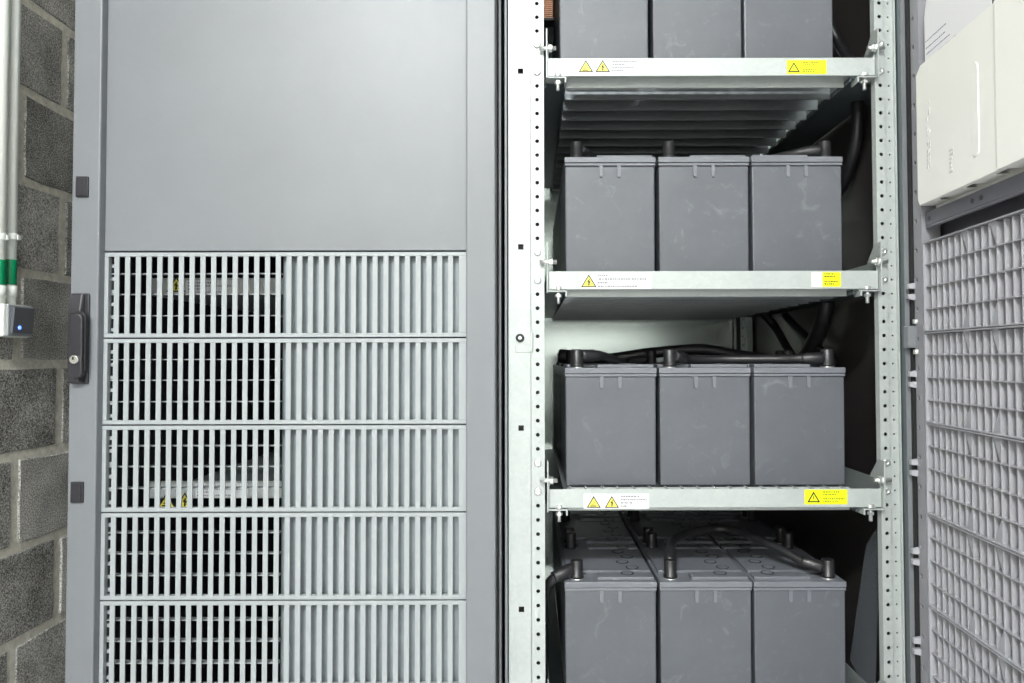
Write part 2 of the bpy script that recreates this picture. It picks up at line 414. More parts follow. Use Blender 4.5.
# handle
hx0, hx1 = XM(70, YD - .008), XM(90, YD); hz0, hz1 = ZM(384, YD, 80), ZM(293.5, YD, 80)
h = MB(); w = hx1 - hx0
xe, xf = hx0 + w * .70, hx0 + w * .80
h.box(hx0, hx1, YD - .004, YD, hz0, hz1, 'handle')
h.hexa([(hx0, YD - .015, hz0 + .004), (xe, YD - .015, hz0 + .004), (xf, YD - .003, hz0), (hx0, YD - .003, hz0),
        (hx0, YD - .015, hz1 - .036), (xe, YD - .015, hz1 - .036), (xf, YD - .003, hz1 - .036), (hx0, YD - .003, hz1 - .036)], 'handle')
h.hexa([(hx0, YD - .015, hz1 - .036), (xe, YD - .015, hz1 - .036), (xf, YD - .003, hz1 - .036), (hx0, YD - .003, hz1 - .036),
        (hx0, YD - .009, hz1 - .001), (xe, YD - .008, hz1 - .001), (xf, YD - .003, hz1), (hx0, YD - .003, hz1)], 'handle')
lab(D(h, 'door_handle', .002), 'charcoal plastic swing handle plate')
a0, a1 = XM(70.2, YD - .021), XM(82.0, YD - .021); lw = (a1 - a0) / 2; cxh = (a0 + a1) / 2
lz0, lz1 = hz0 + .010, hz1 - .036
def stadium(cx_, w_, z0_, z1_):
    return [(cx_ + w_ * math.cos(t), z0_ + w_ + w_ * math.sin(t)) for t in [math.pi + math.pi * i / 8 for i in range(9)]] + [(cx_ + w_ * math.cos(t), z1_ - w_ + w_ * math.sin(t)) for t in [math.pi * i / 8 for i in range(9)]]
gp = MB(); gp.prism(stadium(cxh + .0008, lw + .0016, lz0 + .006, lz1 + .0055), YD - .0156, YD - .010, 'rubber'); D(gp, 'lever_gap_shade')  # slightly raised black outline stands for the shaded gap around the lever
lv = MB(); lv.prism(stadium(cxh, lw, lz0, lz1), YD - .0215, YD - .010, 'handle'); lab(D(lv, 'handle_lever', .002), 'rounded black lever')
lk = MB(); zl = ZM(359.5, YD - .022, 74)
lk.lathe((cxh - .001, YD - .0215, zl), (0, -1, 0), [(.0074, -.002), (.0074, .0035), (.0066, .0045)], 20, 'chrome'); lk.box(cxh - .003, cxh - .0002, YD - .0264, YD - .0245, zl - .0005, zl + .0045, 'print')
lab(D(lk, 'lock_cylinder'), 'chrome key lock')
for (px, py) in ((83, 187), (78, 492)):
    p = P(px, py, YD); ck = MB(); ck.box(p.x - .0105, p.x + .0105, YD - .004, YD, p.z - .0175, p.z + .0175, 'handle'); ck.box(p.x - .0085, p.x + .0075, YD - .0055, YD - .004, p.z - .0155, p.z + .0155, 'handle')
    lab(D(ck, 'edge_clip', .001), 'small dark plastic clip')
# carcass
s_ = MB(); s_.box(lx0 + .004, lx0 + .022, YD + .05, 2.1, .09, TOPZ - .01, 'dark'); C(s_, 'side_panel')
s_ = MB(); s_.box(lx1 - .010, lx1 + .0035, YD + .05, 2.1, .09, TOPZ - .01, 'door'); C(s_, 'side_panel')
C(MB().box(lx0 + .004, lx1, 2.1, 2.115, .09, TOPZ, 'dark'), 'rear_panel')
C(MB().box(lx0 + .004, lx1, YD + .05, 2.1, TOPZ - .01, TOPZ, 'door'), 'top_panel')
C(MB().box(lx0 + .01, lx1 - .005, YD + .06, 2.1, 0, .09, 'dark'), 'plinth')
g = MB().box(lx1 - .002, lx1 + .002, YD + .006, YD + .045, ZD0, TOPZ, 'rubber'); C(g, 'door_seal')
fl = MB(); fl.box(lx1 + .0040, lx1 + .0085, YD + .028, YD + .09, .09, TOPZ, 'door'); C(fl, 'edge_flange', cab, .001)

# ------------------------------------------------------------------ stickers (flat printed labels, one mesh each)
def tri_glyph(mb, x, z, s, y, kind, fill):
    # equilateral triangle of height s centred on x, base at z
    hw = s * .60
    mb.poly([(x - hw, y, z), (x + hw, y, z), (x, y, z + s)], 'print')
    q = .76 if fill != 'yellow' else .66
    cz = z + s / 3
    def sc(p): return (x + (p[0] - x) * q, y - .00012, cz + (p[1] - cz) * q)
    mb.poly([sc((x - hw, z)), sc((x + hw, z)), sc((x, z + s))], fill)
    y2 = y - .00024
    if kind == 'bolt':
        for pts in ([(.06, .66), (-.14, .40), (.02, .40), (.10, .66)], [(-.04, .46), (.14, .46), (.02, .20), (-.04, .24)], [(-.08, .22), (.10, .26), (-.01, .08)]):
            mb.poly([(x + a * s, y2, z + c * s) for a, c in pts][::-1], 'print')
    elif kind == 'acid':
        mb.poly([(x + a * s, y2, z + c * s) for a, c in [(-.30, .12), (.22, .12), (.22, .20), (-.30, .20)]], 'print')
        mb.poly([(x + a * s, y2, z + c * s) for a, c in [(-.20, .28), (.05, .30), (.04, .36), (-.18, .34)]], 'print')
        mb.poly([(x + a * s, y2, z + c * s) for a, c in [(.04, .42), (.16, .36), (.20, .40), (.06, .48)]], 'print')
    else:
        mb.poly([(x + a * s, y2, z + c * s) for a, c in [(-.03, .28), (.03, .28), (.045, .62), (-.045, .62)]], 'print')
        mb.poly([(x + a * s, y2, z + c * s) for a, c in [(-.035, .15), (.035, .15), (.035, .22), (-.035, .22)]], 'print')
def text_rows(mb, x0, x1, z0, z1, rows, y, k, seed):
    rr = random.Random(seed)
    n = len(rows)
    hgt = (z1 - z0) / n
    for i, frac in enumerate(rows):
        if frac <= 0: continue
        za = z1 - hgt * (i + .75); zb = za + hgt * .5; x = x0
        while x < x0 + (x1 - x0) * frac:
            wd = rr.uniform(.0012, .0042); wd = min(wd, x0 + (x1 - x0) * frac - x + .0005)
            mb.poly([(x, y, za), (x + wd, y, za), (x + wd, y, zb), (x, y, zb)], k); x += wd + .0010

# ------------------------------------------------------------------ right cabinet
YP = 1.215                      # post front plane
pl0, plf, pl1 = XM(508.5, YP), XM(531, YP), XM(544.5, YP)
pr0, prf, pr1 = XM(879, YP), XM(888.7, YP), XM(898.5, YP)
RX0, RX1 = pl0 - .012, XM(911, 1.199)
YBK = 2.08
bc = tag(empty('battery_cabinet', ((RX0 + RX1) / 2, 1.6, 0)), 'open galvanised battery cabinet with shelves of grey batteries and its door swung open', 'cabinet')
PITCH_H = .025
zh0 = ZM(113.5, YP, 536)        # one hole centre measured near the top of the left post
zs = [zh0 + PITCH_H * i for i in range(-60, 40)]
zs = [z for z in zs if .12 < z < 1.98]
shelf_top = [ZM(58, 1.21), ZM(271, 1.21), ZM(489, 1.21)]
shelf_top.append(shelf_top[2] - .385)
LIP = .0325
def near_shelf(z):
    return any(-.045 < z - t < .036 for t in shelf_top)
# left post
b = MB()
def open_hole(z): return not any(abs(z - (t + .0135)) < .0125 for t in shelf_top)
perforated(b, plf, pl1, YP, [(z, open_hole(z)) for z in zs], PITCH_H, XM(537.6, YP), .0036, 'galv')
sqz = [ZM(y, YP, 521) for y in (71.5, 247, 428, 609)]
zz0, zz1 = zs[0] - PITCH_H / 2, zs[-1] + PITCH_H / 2
hs = .0048; hxs = XM(521, YP)
cuts = sorted(sqz); prev = zz0
yw = YP - .0015
for c in cuts + [None]:
    top = zz1 if c is None else c - hs
    b.poly([(pl0, yw, prev), (plf, yw, prev), (plf, yw, top), (pl0, yw, top)], 'galv')
    if c is not None:
        b.poly([(pl0, yw, c - hs), (hxs - hs, yw, c - hs), (hxs - hs, yw, c + hs), (pl0, yw, c + hs)], 'galv')
        b.poly([(hxs + hs, yw, c - hs), (plf, yw, c - hs), (plf, yw, c + hs), (hxs + hs, yw, c + hs)], 'galv')
        prev = c + hs
b.box(plf - .0006, plf, yw, YP + .002, zz0, zz1, 'galv')
b.poly([(pl1, YP, zz0), (pl1, YP + .035, zz0), (pl1, YP + .035, zz1), (pl1, YP, zz1)], 'galv')
b.poly([(pl0, yw, zz0), (pl0, yw, zz1), (pl0, YP + .05, zz1), (pl0, YP + .05, zz0)], 'galv')
b.box(pl0, pl1 - .0005, YP + .012, YP + .013, zz0, zz1, 'dark')  # dark sheet stands for the shaded hollow behind the holes
post = C(b, 'front_post', bc)
def on(mb, name, parent, bev=0, seg=2): return mb.build(name, parent, bev, seg)
# black screw with a small plate on the left post
p = P(520, 338, YP)
k = MB(); k.lathe((p.x, yw, p.z), (0, -1, 0), [(.0075, -.001), (.0075, .003), (.006, .0045)], 18, 'black'); k.lathe((p.x, yw - .0045, p.z), (0, -1, 0), [(.0035, 0), (.003, .0006)], 6, 'zinc'); lab(on(k, 'post_screw', post), 'black socket screw')
on(MB().box(p.x - .008, plf + .001, yw - .0012, yw, p.z - .026, p.z - .011, 'galv').box(plf - .001, plf + .003, yw - .0035, yw, p.z - .024, p.z + .010, 'galv'), 'tab_plate', post, .0004, 1)
# right post
b = MB()
perforated(b, pr0, prf, YP, [(z, open_hole(z)) for z in zs], PITCH_H, XM(884.2, YP), .0034, 'galv')
ysec = YP + .003
perforated(b, prf, pr1, ysec, [(z, True) for z in zs], PITCH_H, XM(893.6, YP), .0019, 'galv', n=8)
b.box(prf - .0005, prf, YP, ysec, zz0, zz1, 'galv')
b.poly([(pr0, YP, zz0), (pr0, YP, zz1), (pr0 - .0015, YP + .010, zz1), (pr0 - .0015, YP + .010, zz0)], 'galv')
b.poly([(pr0 - .0015, YP + .010, zz0), (pr0 - .0015, YP + .010, zz1), (pr0 - .0015, YP + .012, zz1), (pr0 - .0015, YP + .012, zz0)], 'galv')
b.box(pr0, pr1, YP + .014, YP + .015, zz0, zz1, 'dark')  # dark backing paints the hollow's shade behind the holes
b.box(pr1 - .0012, pr1 + .0012, YP - .003, YP + .05, zz0, zz1, 'galv')
postr = C(b, 'front_post', bc)
# side flange beside the right post, coming forward
fx = XM(899.6, YP)
b = MB(); b.box(fx + .001, fx + .003, 1.199, YP + .05, .10, 1.99, 'beam'); b.box(fx + .001, RX1, 1.197, 1.199, .10, 1.99, 'door'); C(b, 'side_flange', bc)
b = MB(); b.box(pl0 - .0062, pl0 - .0018, YP - .012, YP + .05, .10, 1.99, 'door'); C(b, 'side_flange', bc, .0008)
# shell
C(MB().box(pl0 - .006, pl0 - .003, YP + .04, YBK, .1, 1.99, 'galv_dull'), 'side_panel', bc)
SPX = XM(903, YP) + .004
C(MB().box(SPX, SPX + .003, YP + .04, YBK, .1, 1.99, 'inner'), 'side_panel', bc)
C(MB().box(pl0 - .006, SPX, YBK, YBK + .003, .1, 1.99, 'galv_back'), 'rear_panel', bc)
C(MB().box(RX0, RX1, YP - .01, YBK, 1.99, 2.0, 'door'), 'top_panel', bc)
C(MB().box(RX0, RX1, YP, YBK, 0, .1, 'dark'), 'plinth', bc)
# rear right post
b = MB(); rx = XM(741, 2.04); rx2 = XM(752, 2.04)
perforated(b, rx, rx + (rx2 - rx) * .5, 2.04, [(z, True) for z in zs], PITCH_H, rx + (rx2 - rx) * .25, .004, 'galv_dull', n=8)
b.box(rx + (rx2 - rx) * .5, rx2, 2.035, 2.07, zz0, zz1, 'galv_dull'); b.box(rx - .012, rx - .001, 2.045, 2.07, zz0, zz1, 'dark'); C(b, 'rear_post', bc)
b = MB(); b.box(rx2 + .024, rx2 + .036, 2.0, 2.06, zz0, zz1, 'frame_in'); C(b, 'rear_post', bc)

# shelves
lipx0, lipx1 = XM(548.5, 1.21), XM(879, 1.21)
BARN, ROD = 14, .0288
shaded_bar_me = MB().box(lipx0 + .034, lipx1 - .044, -.0015, .0015, -.043, -.002, 'shaded_grate').mesh('grate_bar')  # shade on the rear bars is put into their dark steel
lit_bar_me = MB().box(lipx0 + .034, lipx1 - .044, -.0015, .0015, -.043, -.002, 'galv').mesh('grate_bar')  # same bar in lighter steel, painting in the light on the first one
rod_me = MB().box(-.0012, .0012, 1.2125, 1.99, -.005, -.0005, 'galv').mesh('cross_rod')
def hexbolt(axis, r, hh_, wr=None):
    mb = MB(); mb.lathe((0, 0, 0), axis, [(r, 0), (r, hh_ * .8), (r * .85, hh_)], 6, 'zinc', False)
    if wr: mb.lathe((0, 0, 0), axis, [(wr, -.001), (wr, .0012)], 16, 'zinc')
    return mb
bolt_side = MB(); bolt_side.lathe((-.012, 0, 0), (1, 0, 0), [(.0038, 0), (.0038, .030)], 10, 'zinc'); bolt_side.lathe((.004, 0, 0), (1, 0, 0), [(.0085, 0), (.0085, .0012)], 16, 'zinc'); bolt_side.lathe((.0052, 0, 0), (1, 0, 0), [(.0068, 0), (.0068, .005), (.006, .006)], 6, 'zinc', False)
bolt_side = bolt_side.mesh('bolt')
bolt_down = MB(); bolt_down.lathe((0, 0, 0), (0, 0, -1), [(.0032, -.006), (.0032, .020)], 10, 'zinc'); bolt_down.lathe((0, 0, -.0035), (0, 0, -1), [(.0062, 0), (.0062, .005)], 6, 'zinc', False); bolt_down.lathe((0, 0, .0045), (0, 0, 1), [(.0085, 0), (.0085, .0012), (.007, .0013), (.007, .005), (.006, .006)], 12, 'zinc', False)
bolt_down = bolt_down.mesh('bolt')
screw_me = MB(); screw_me.lathe((0, 0, 0), (0, -1, 0), [(.0066, -.001), (.0066, .0012), (.0052, .0026), (.0018, .0028), (.0016, .0018)], 18, 'zinc'); screw_me = screw_me.mesh('screw')
shelves = []
for si, zt in enumerate(shelf_top):
    b = MB()
    b.box(lipx0, lipx1, 1.2095, 1.2115, zt - LIP, zt, 'galv')
    sh = b.build('shelf', bc, .0006, 1); sh.matrix_parent_inverse = Matrix.Translation(bc.location).inverted()
    shelves.append(sh)
    for i in range(BARN): inst('grate_bar', shaded_bar_me if i else lit_bar_me, sh, (0, 1.238 + .057 * i, zt))
    nrod = int((lipx1 - lipx0 - .07) / ROD)
    for i in range(nrod + 1): inst('cross_rod', rod_me, sh, (lipx0 + .038 + ROD * i, 0, zt))
    on(MB().box(lipx0 + .03, lipx1 - .03, 1.99, 1.993, zt - .045, zt, 'galv_dull'), 'rear_lip', sh)
    # side beams: wide bottom flange coloured dark for underside shade, upright web, small turned lip
    for sgn, xo in ((1, lipx0 - .001), (-1, lipx1 + .001)):
        xi = lipx0 + .033 if sgn > 0 else lipx1 - .043
        xw = pl0 + .004 if sgn > 0 else SPX - .004
        bm_ = MB(); zf = zt - LIP - .001
        bm_.box(xo, xi, 1.214, 2.0, zf - .002, zf, 'beam')
        bm_.box(xw, xo, 1.254, 2.0, zf - .002, zf, 'beam')
        bm_.box(xo, xo + sgn * .002, 1.214, 2.0, zf, zt + .016, 'galv_dull')
        bm_.box(xi - sgn * .002, xi, 1.214, 2.0, zf - .008, zf, 'beam')
        on(bm_, 'side_beam', sh)
        # foot of the lip under the bolt
        ft = MB(); ft.box(xo, xo + sgn * .034, 1.206, 1.232, zf - .0035, zf - .001, 'galv'); ft.box(xo + sgn * .031, xo + sgn * .034, 1.206, 1.232, zf - .012, zf - .003, 'galv')
        on(ft, 'beam_foot', sh, .0006, 1)
        inst('bolt', bolt_down, sh, (xo + sgn * .019, 1.213, zf - .004))
        # bracket on the post
        br = MB(); px_ = xo - sgn * .001
        zb_, ztp = zt - LIP - .006, zt + .050
        br.prism([(1.2005, zb_), (1.226, zb_), (1.250, zt - .01), (1.250, zt + .02), (1.222, ztp), (1.2005, ztp)], px_ - .0012, px_ + .0012, 'galv', 'x')
        on(br, 'bracket', sh, .0004, 1)
        o = inst('bolt', bolt_side, sh, (px_ - sgn * .0012, 1.206, zt + .016)); o.rotation_euler = (0, 0, 0 if sgn > 0 else math.pi)
        hx_ = XM(537.6, YP) if sgn > 0 else XM(884.2, YP)
        for zz in (zt + .033, zt - .017):
            zq = min(zs, key=lambda q: abs(q - zz)); inst('screw', screw_me, sh, (hx_, YP - .0008, zq))
    if si == 0:
        pass
# stickers on the lips
YS = 1.2093
def sx(px): return XM(px, 1.21)
def sz(py): return ZM(py, 1.21)
def tri(mb, px, pyb, pyt, kind, fill='tri', dy=0.0001):
    tri_glyph(mb, sx(px), sz(pyb), sz(pyt) - sz(pyb), YS - dy, kind, fill)
def rect(mb, a, b_, t, bt, k, y): mb.poly([(sx(a), y, sz(bt)), (sx(b_), y, sz(bt)), (sx(b_), y, sz(t)), (sx(a), y, sz(t))], k)
s0, s1, s2, s3 = shelves
mb = MB(); tri(mb, 587, 72, 60, 'acid'); tri(mb, 604, 72, 60, 'bolt'); text_rows(mb, sx(613), sx(641), sz(72), sz(60), [.9, .5, .8, .4], YS - .0001, 'grey_print', 1); lab(on(mb, 'warning_label', s0), 'two small yellow warning triangles')
mb = MB(); rect(mb, 790, 830, 60.5, 74.5, 'yellow', YS - .0001); tri(mb, 797, 72.5, 62.5, 'bang', 'yellow', .0002); text_rows(mb, sx(806), sx(828), sz(73), sz(62), [.7, .55, 0, .95, .6], YS - .0002, 'olive_print', 2); lab(on(mb, 'yellow_label', s0), 'yellow warning sticker with black triangle')
mb = MB(); rect(mb, 580, 652, 272.5, 288.5, 'white_label', YS - .0001); tri(mb, 589, 287, 274, 'bolt', 'tri', .0002); text_rows(mb, sx(598), sx(650), sz(288), sz(273.5), [.2, .95, .2, .75], YS - .0002, 'grey_print', 3); lab(on(mb, 'warning_label', s1), 'white label with one yellow triangle')
mb = MB(); rect(mb, 812, 841.5, 272.5, 287, 'yellow', YS - .0001); rect(mb, 812, 823, 272.5, 287, 'white_label', YS - .0002); text_rows(mb, sx(825), sx(838), sz(285.5), sz(273), [.7, .8, 0, 1, .7], YS - .0002, 'print', 4); lab(on(mb, 'yellow_label', s1), 'half white, half yellow sticker')
mb = MB(); rect(mb, 583, 648, 493.5, 508.5, 'white_label', YS - .0001); tri(mb, 593, 507.5, 495.5, 'acid', 'tri', .0002); tri(mb, 611, 507.5, 495.5, 'bolt', 'tri', .0002); text_rows(mb, sx(620), sx(647), sz(507.5), sz(494.5), [.7, .95, .4, .2], YS - .0002, 'grey_print', 5); lab(on(mb, 'warning_label', s2), 'white label with two yellow triangles')
mb = MB(); rect(mb, 802.5, 845, 489.8, 504.5, 'yellow', YS - .0001); tri(mb, 811.5, 502.5, 491.5, 'bang', 'yellow', .0002); text_rows(mb, sx(821), sx(842), sz(502.5), sz(491), [.75, .6, 0, 1, .7], YS - .0002, 'olive_print', 6); lab(on(mb, 'yellow_label', s2), 'yellow warning sticker with black triangle')

# shelf fronts and sticker inside the closed cabinet, seen between the slats
for si, zt in enumerate(shelf_top[1:3]):
    b = MB(); b.box(lx0 + .06, lx1 - .05, 1.300, 1.302, zt - LIP, zt, 'galv')
    b.box(lx0 + .06, lx1 - .05, 1.302, 2.0, zt - LIP, zt - LIP + .003, 'galv_dull')
    sh = C(b, 'shelf', cab)
    mb = MB(); YS = 1.2998; S = 1.3015
    pxs = [(176, 292, 276, 'bolt')] if si == 0 else [(169, 508, 492, 'acid'), (187, 508, 492, 'bolt')]
    for (px, pb, pt, kind) in pxs: tri_glyph(mb, XM(px, S), ZM(pb, S, px), ZM(pt, S, px) - ZM(pb, S, px), YS - .0002, kind, 'tri')
    x0_ = XM(pxs[-1][0] + 10, S)
    mb.poly([(x0_, YS - .0001, zt - .032), (x0_ + .10, YS - .0001, zt - .032), (x0_ + .10, YS - .0001, zt - .004), (x0_, YS - .0001, zt - .004)], 'white_label')
    text_rows(mb, x0_ + .004, x0_ + .096, zt - .030, zt - .006, [.5, .95, .3, .8], YS - .0002, 'grey_print', 9 + si)
    on(mb, 'warning_label', sh)

# ------------------------------------------------------------------ batteries
BW, BD, BH = .1664, .236, .2160
YB0 = 1.2405
parts = {}
def battery_parts():
    w, d = BW / 2, BD
    c = MB()
    hb = BH - .0190; ta = .0006
    i_ = .0012
    c.hexa([(-w + ta + i_, i_ + ta, 0), (w - ta - i_, i_ + ta, 0), (w - ta - i_, d - i_ - ta, 0), (-w + ta + i_, d - i_ - ta, 0), (-w + i_, i_, hb), (w - i_, i_, hb), (w - i_, d - i_, hb), (-w + i_, d - i_, hb)], 'battery')
    parts['case'] = (c.mesh('case'), (0, 0, 0), .0025)
    l = MB(); l.box(-w + .0004, w - .0004, -.0014, d + .0014, hb, hb + .0048, 'lid'); l.box(-w, w, -.0022, d + .0022, hb + .0058, BH - .003, 'lid'); l.box(-w + .002, w - .002, .002, d - .002, hb + .004, hb + .007, 'black')
    parts['lid'] = (l.mesh('lid'), (0, 0, 0), .0012)
    # raised middle with bevelled ends, stepped back around the two terminals on the left side
    q = MB(); z0, z1 = BH - .003, BH + .003
    xa, xb = -w + .060, w - .004
    q.box(xa, xb, .008, .036, z0, z1, 'lid'); q.box(xa, xb, d - .036, d - .008, z0, z1, 'lid')
    q.box(-w + .006, xb, .046, d - .046, z0, z1, 'lid')
    parts['lid_plateau'] = (q.mesh('lid_plateau'), (0, 0, 0), .001)
    t = MB(); t.prism([(-.0035, 0), (.0035, 0), (.0030, -.018), (.0022, -.0205), (-.0022, -.0205), (-.0030, -.018)][::-1], -.0032, .0030, 'lid')
    parts['tab'] = t.mesh('case_tab')
    v = MB(); n = 16
    v.lathe((0, 0, 0), (0, 0, 1), [(.0122, 0), (.0122, .0008)], n, 'rubber'); v.lathe((0, 0, .0002), (0, 0, 1), [(.0098, 0), (.0098, .0009)], n, 'lid')
    parts['vent_plug'] = v.mesh('vent_plug')
    k = MB(); k.lathe((0, 0, 0), (0, 0, 1), [(.0125, 0), (.0125, .004), (.0112, .005), (.0112, .0300), (.0100, .0320), (.0040, .0322)], 20, 'boot')
    parts['terminal_cap'] = k.mesh('terminal_cap')
    f = MB(); f.lathe((0, 0, 0), (0, 0, 1), [(.0128, 0), (.0128, .0012), (.010, .002)], 16, 'zinc'); parts['terminal_base'] = f.mesh('terminal_base')
battery_parts()
TX, TY = -BW / 2 + .0235, .021
def make_battery(x, y, z, flip, label, group, vents):
    t = tag(empty('battery', (x, y + (BD if flip else 0), z), math.pi if flip else 0), label, 'battery', group)
    for nme in ('case', 'lid', 'lid_plateau'):
        inst(nme, parts[nme][0], t, (0, 0, 0), bev=parts[nme][2], seg=2)
    hb = BH - .0190
    for xx in (-.0165, .0165):
        inst('case_tab', parts['tab'], t, (xx, .0008, hb)); inst('case_tab', parts['tab'], t, (xx, BD - .002, hb))
    for yy in (TY, BD - TY):
        inst('terminal_base', parts['terminal_base'], t, (TX, yy, BH - .003)); inst('terminal_cap', parts['terminal_cap'], t, (TX, yy, BH - .001))
    if vents:
        for i in range(6): inst('vent_plug', parts['vent_plug'], t, (.034 + (.014 if i % 2 else 0), .030 + .035 * i, BH + .003))
    return t
colpx = [[604, 697.6, 789], [610.2, 704.2, 797.5], [611, 705.3, 800], [611, 706.3, 800.5]]
colpy = [30, 215, 425, 640]
sname = ['top shelf', 'second shelf', 'third shelf', 'bottom shelf']
cname = ['left', 'middle', 'right']
dname = ['front', 'second', 'rearmost']
BX = {}
for s in range(4):
    for c in range(3):
        x = P(colpx[s][c], colpy[s], YB0).x; BX[s, c] = x
        for d in range(3):
            if d and s < 2 and c: continue
            z = shelf_top[s] + .0002
            lb = 'grey battery, front row, %s one of three on the %s' % (cname[c], sname[s]) if d == 0 else 'grey battery in %s row, %s column on the %s' % (dname[d], cname[c], sname[s])
            make_battery(x, YB0 + d * (BD + .004), z, c == 2, lb, 'batteries on the ' + sname[s], s >= 2)

# ------------------------------------------------------------------ cables
def term(s, c, d=0, back=False):
    sg = -1 if c == 2 else 1
    yy = YB0 + d * (BD + .004) + (BD - TY if back else TY)
    return Vector((BX[s, c] + sg * TX, yy, shelf_top[s] + BH))
def cable(label, pts, r=.0085, sleeves=((0, 1),), k='cable'):
    t = tag(empty('battery_cable', pts[0]), label, 'cable')
    o = pts[0]
    MB().tube([Vector(p) - Vector(o) for p in pts], r, k, 12).build('cable_core', t)
    for a, b_ in sleeves:
        p, q = Vector(pts[a]) - Vector(o), Vector(pts[b_]) - Vector(o)
        dr = (q - p).normalized()
        MB().lathe(tuple(p), tuple(dr), [(r * 1.05, -.004), (r * 1.30, 0), (r * 1.30, .024), (r * 1.12, .030), (r * 1.12, .036)], 14, 'boot').build('cable_boot', t)
    return t
V = Vector
# bottom shelf: stub bending left and down behind the post, and the bridge from middle to right battery
a = term(3, 0)
cable('black cable bending left and down from bottom shelf left battery', [a + V((-.011, 0, .013)), a + V((-.032, -.008, .006)), a + V((-.050, -.004, -.010)), a + V((-.060, .015, -.04)), a + V((-.062, .03, -.12)), a + V((-.062, .04, -.2))], .0095)
a, e = term(3, 1), term(3, 2)
cable('black cable arching across bottom shelf from middle to right battery', [a + V((.001, .010, .024)), a + V((.008, .035, .034)), a + V((.035, .10, .046)), a + V((.13, .15, .050)), e + V((-.10, .085, .046)), e + V((-.038, .014, .022)), e + V((-.011, .003, .016))], .0085, ((0, 1), (6, 5)))
# third shelf
a, e = term(2, 0), term(2, 1)
cable('black cable running back from third shelf left battery', [a + V((.011, .002, .020)), a + V((.045, .02, .020)), a + V((.09, .10, .008)), a + V((.115, .175, .008)), term(2, 1, 0, True) + V((-.011, 0, .012))], .0085, ((0, 1),))
a, e = term(2, 1), term(2, 2)
cable('black cable bridging middle and right batteries on third shelf', [a + V((.011, .004, .018)), a + V((.05, .045, .012)), a + V((.12, .06, .012)), e + V((-.085, .03, .012)), e + V((-.045, .006, .013)), e + V((-.011, 0, .014))], .0085, ((0, 1), (5, 4)))
zc3 = shelf_top[2] + BH
cable('thick black cable looping over the rear batteries on third shelf', [(XM(560, 1.5), 1.50, zc3 + .020), (XM(600, 1.5), 1.50, zc3 + .012), (XM(650, 1.5), 1.50, zc3 + .026), (XM(700, 1.5), 1.50, zc3 + .034), (XM(735, 1.5), 1.50, zc3 + .022), (XM(770, 1.52), 1.52, zc3 + .012)], .012, ((0, 1),))
# second shelf
a = term(1, 0)
cable('black cable on second shelf left battery, under the grating', [a + V((.011, .003, .018)), a + V((.025, .02, .014)), a + V((.05, .10, .008)), a + V((.10, .19, .010)), term(1, 1) + V((-.02, .16, .010))], .006, ((0, 1),))
a = term(1, 2)
cable('black cable running back from second shelf right battery', [a + V((-.011, .0, .014)), a + V((-.05, .01, .012)), a + V((-.09, .06, .012)), a + V((-.11, .15, .012))], .0085, ((0, 1),))
# heavy cables along the right side panel
def arc(label, pix, r):
    cable(label, [P(px, py, min(Y, (.645 - r) * F / (px - CX))) for px, py, Y in pix], r, ())
arc('heavy black cable curving down beside the second shelf right battery', [(857, 100, 1.40), (858, 118, 1.40), (856, 142, 1.405), (850, 165, 1.41), (842, 186, 1.42), (830, 205, 1.44), (815, 225, 1.47), (805, 270, 1.5)], .0115)
arc('heavy black cable sloping down beside the top shelf right battery', [(822, 8, 1.42), (832, 30, 1.42), (840, 46, 1.42), (852, 66, 1.42), (857, 84, 1.415), (857, 100, 1.41)], .010)
arc('heavy black cable crossing behind third shelf, steep one on the right', [(827, 300, 1.60), (823, 320, 1.60), (815, 340, 1.605), (803, 358, 1.62), (790, 375, 1.66)], .017)
arc('thinner black cable slanting down behind third shelf, left of the steep one', [(762, 312, 1.78), (774, 326, 1.78), (785, 345, 1.78), (795, 362, 1.78)], .011)
arc('black cable slanting behind third shelf between the other two', [(785, 316, 1.76), (798, 330, 1.75), (815, 345, 1.74), (832, 362, 1.74)], .010)

# copper winding beside the top shelf
t = tag(empty('copper_winding', P(546, 10, 1.50)), 'ribbed copper winding beside the top shelf left battery', 'winding')
c0 = P(546.5, 21, 1.50); z1_ = ZM(-30, 1.50, 546)
mb = MB(); wv = .015
nrib = 26
for i in range(nrib):
    zz = c0.z + (z1_ - c0.z) * i / nrib - t.location.z
    mb.box(-wv, wv, -.012, .012, zz, zz + (z1_ - c0.z) / nrib * .72, 'copper')
mb.build('copper_turns', t, .0008, 1)
MB().box(-wv * .8, wv * .8, -.008, .010, c0.z - t.location.z, z1_ - t.location.z, 'black').build('core', t)
MB().box(-wv * 1.3, wv * 1.3, -.016, .016, c0.z - t.location.z - .006, c0.z - t.location.z - .0005, 'dark').build('core_base', t)

# clear plastic sheet leaning by the right side panel, bottom compartment
t = MB(); A = [P(866, 545, 1.30), P(880, 522, 1.255), P(874, 700, 1.255), P(850, 660, 1.33)]
n_ = Vector((.0015, 0, 0)); t.hexa([A[3], A[2], A[2] + n_, A[3] + n_, A[0], A[1], A[1] + n_, A[0] + n_], 'clear')
o = t.build('plastic_sheet'); tag(o, 'clear plastic sheet leaning beside the bottom shelf right battery', 'sheet')

# ------------------------------------------------------------------ open door of the battery cabinet
HX, HY = .6755, 1.187
phi = math.atan2(-1, -.067)
dr = MB()
DW = .72
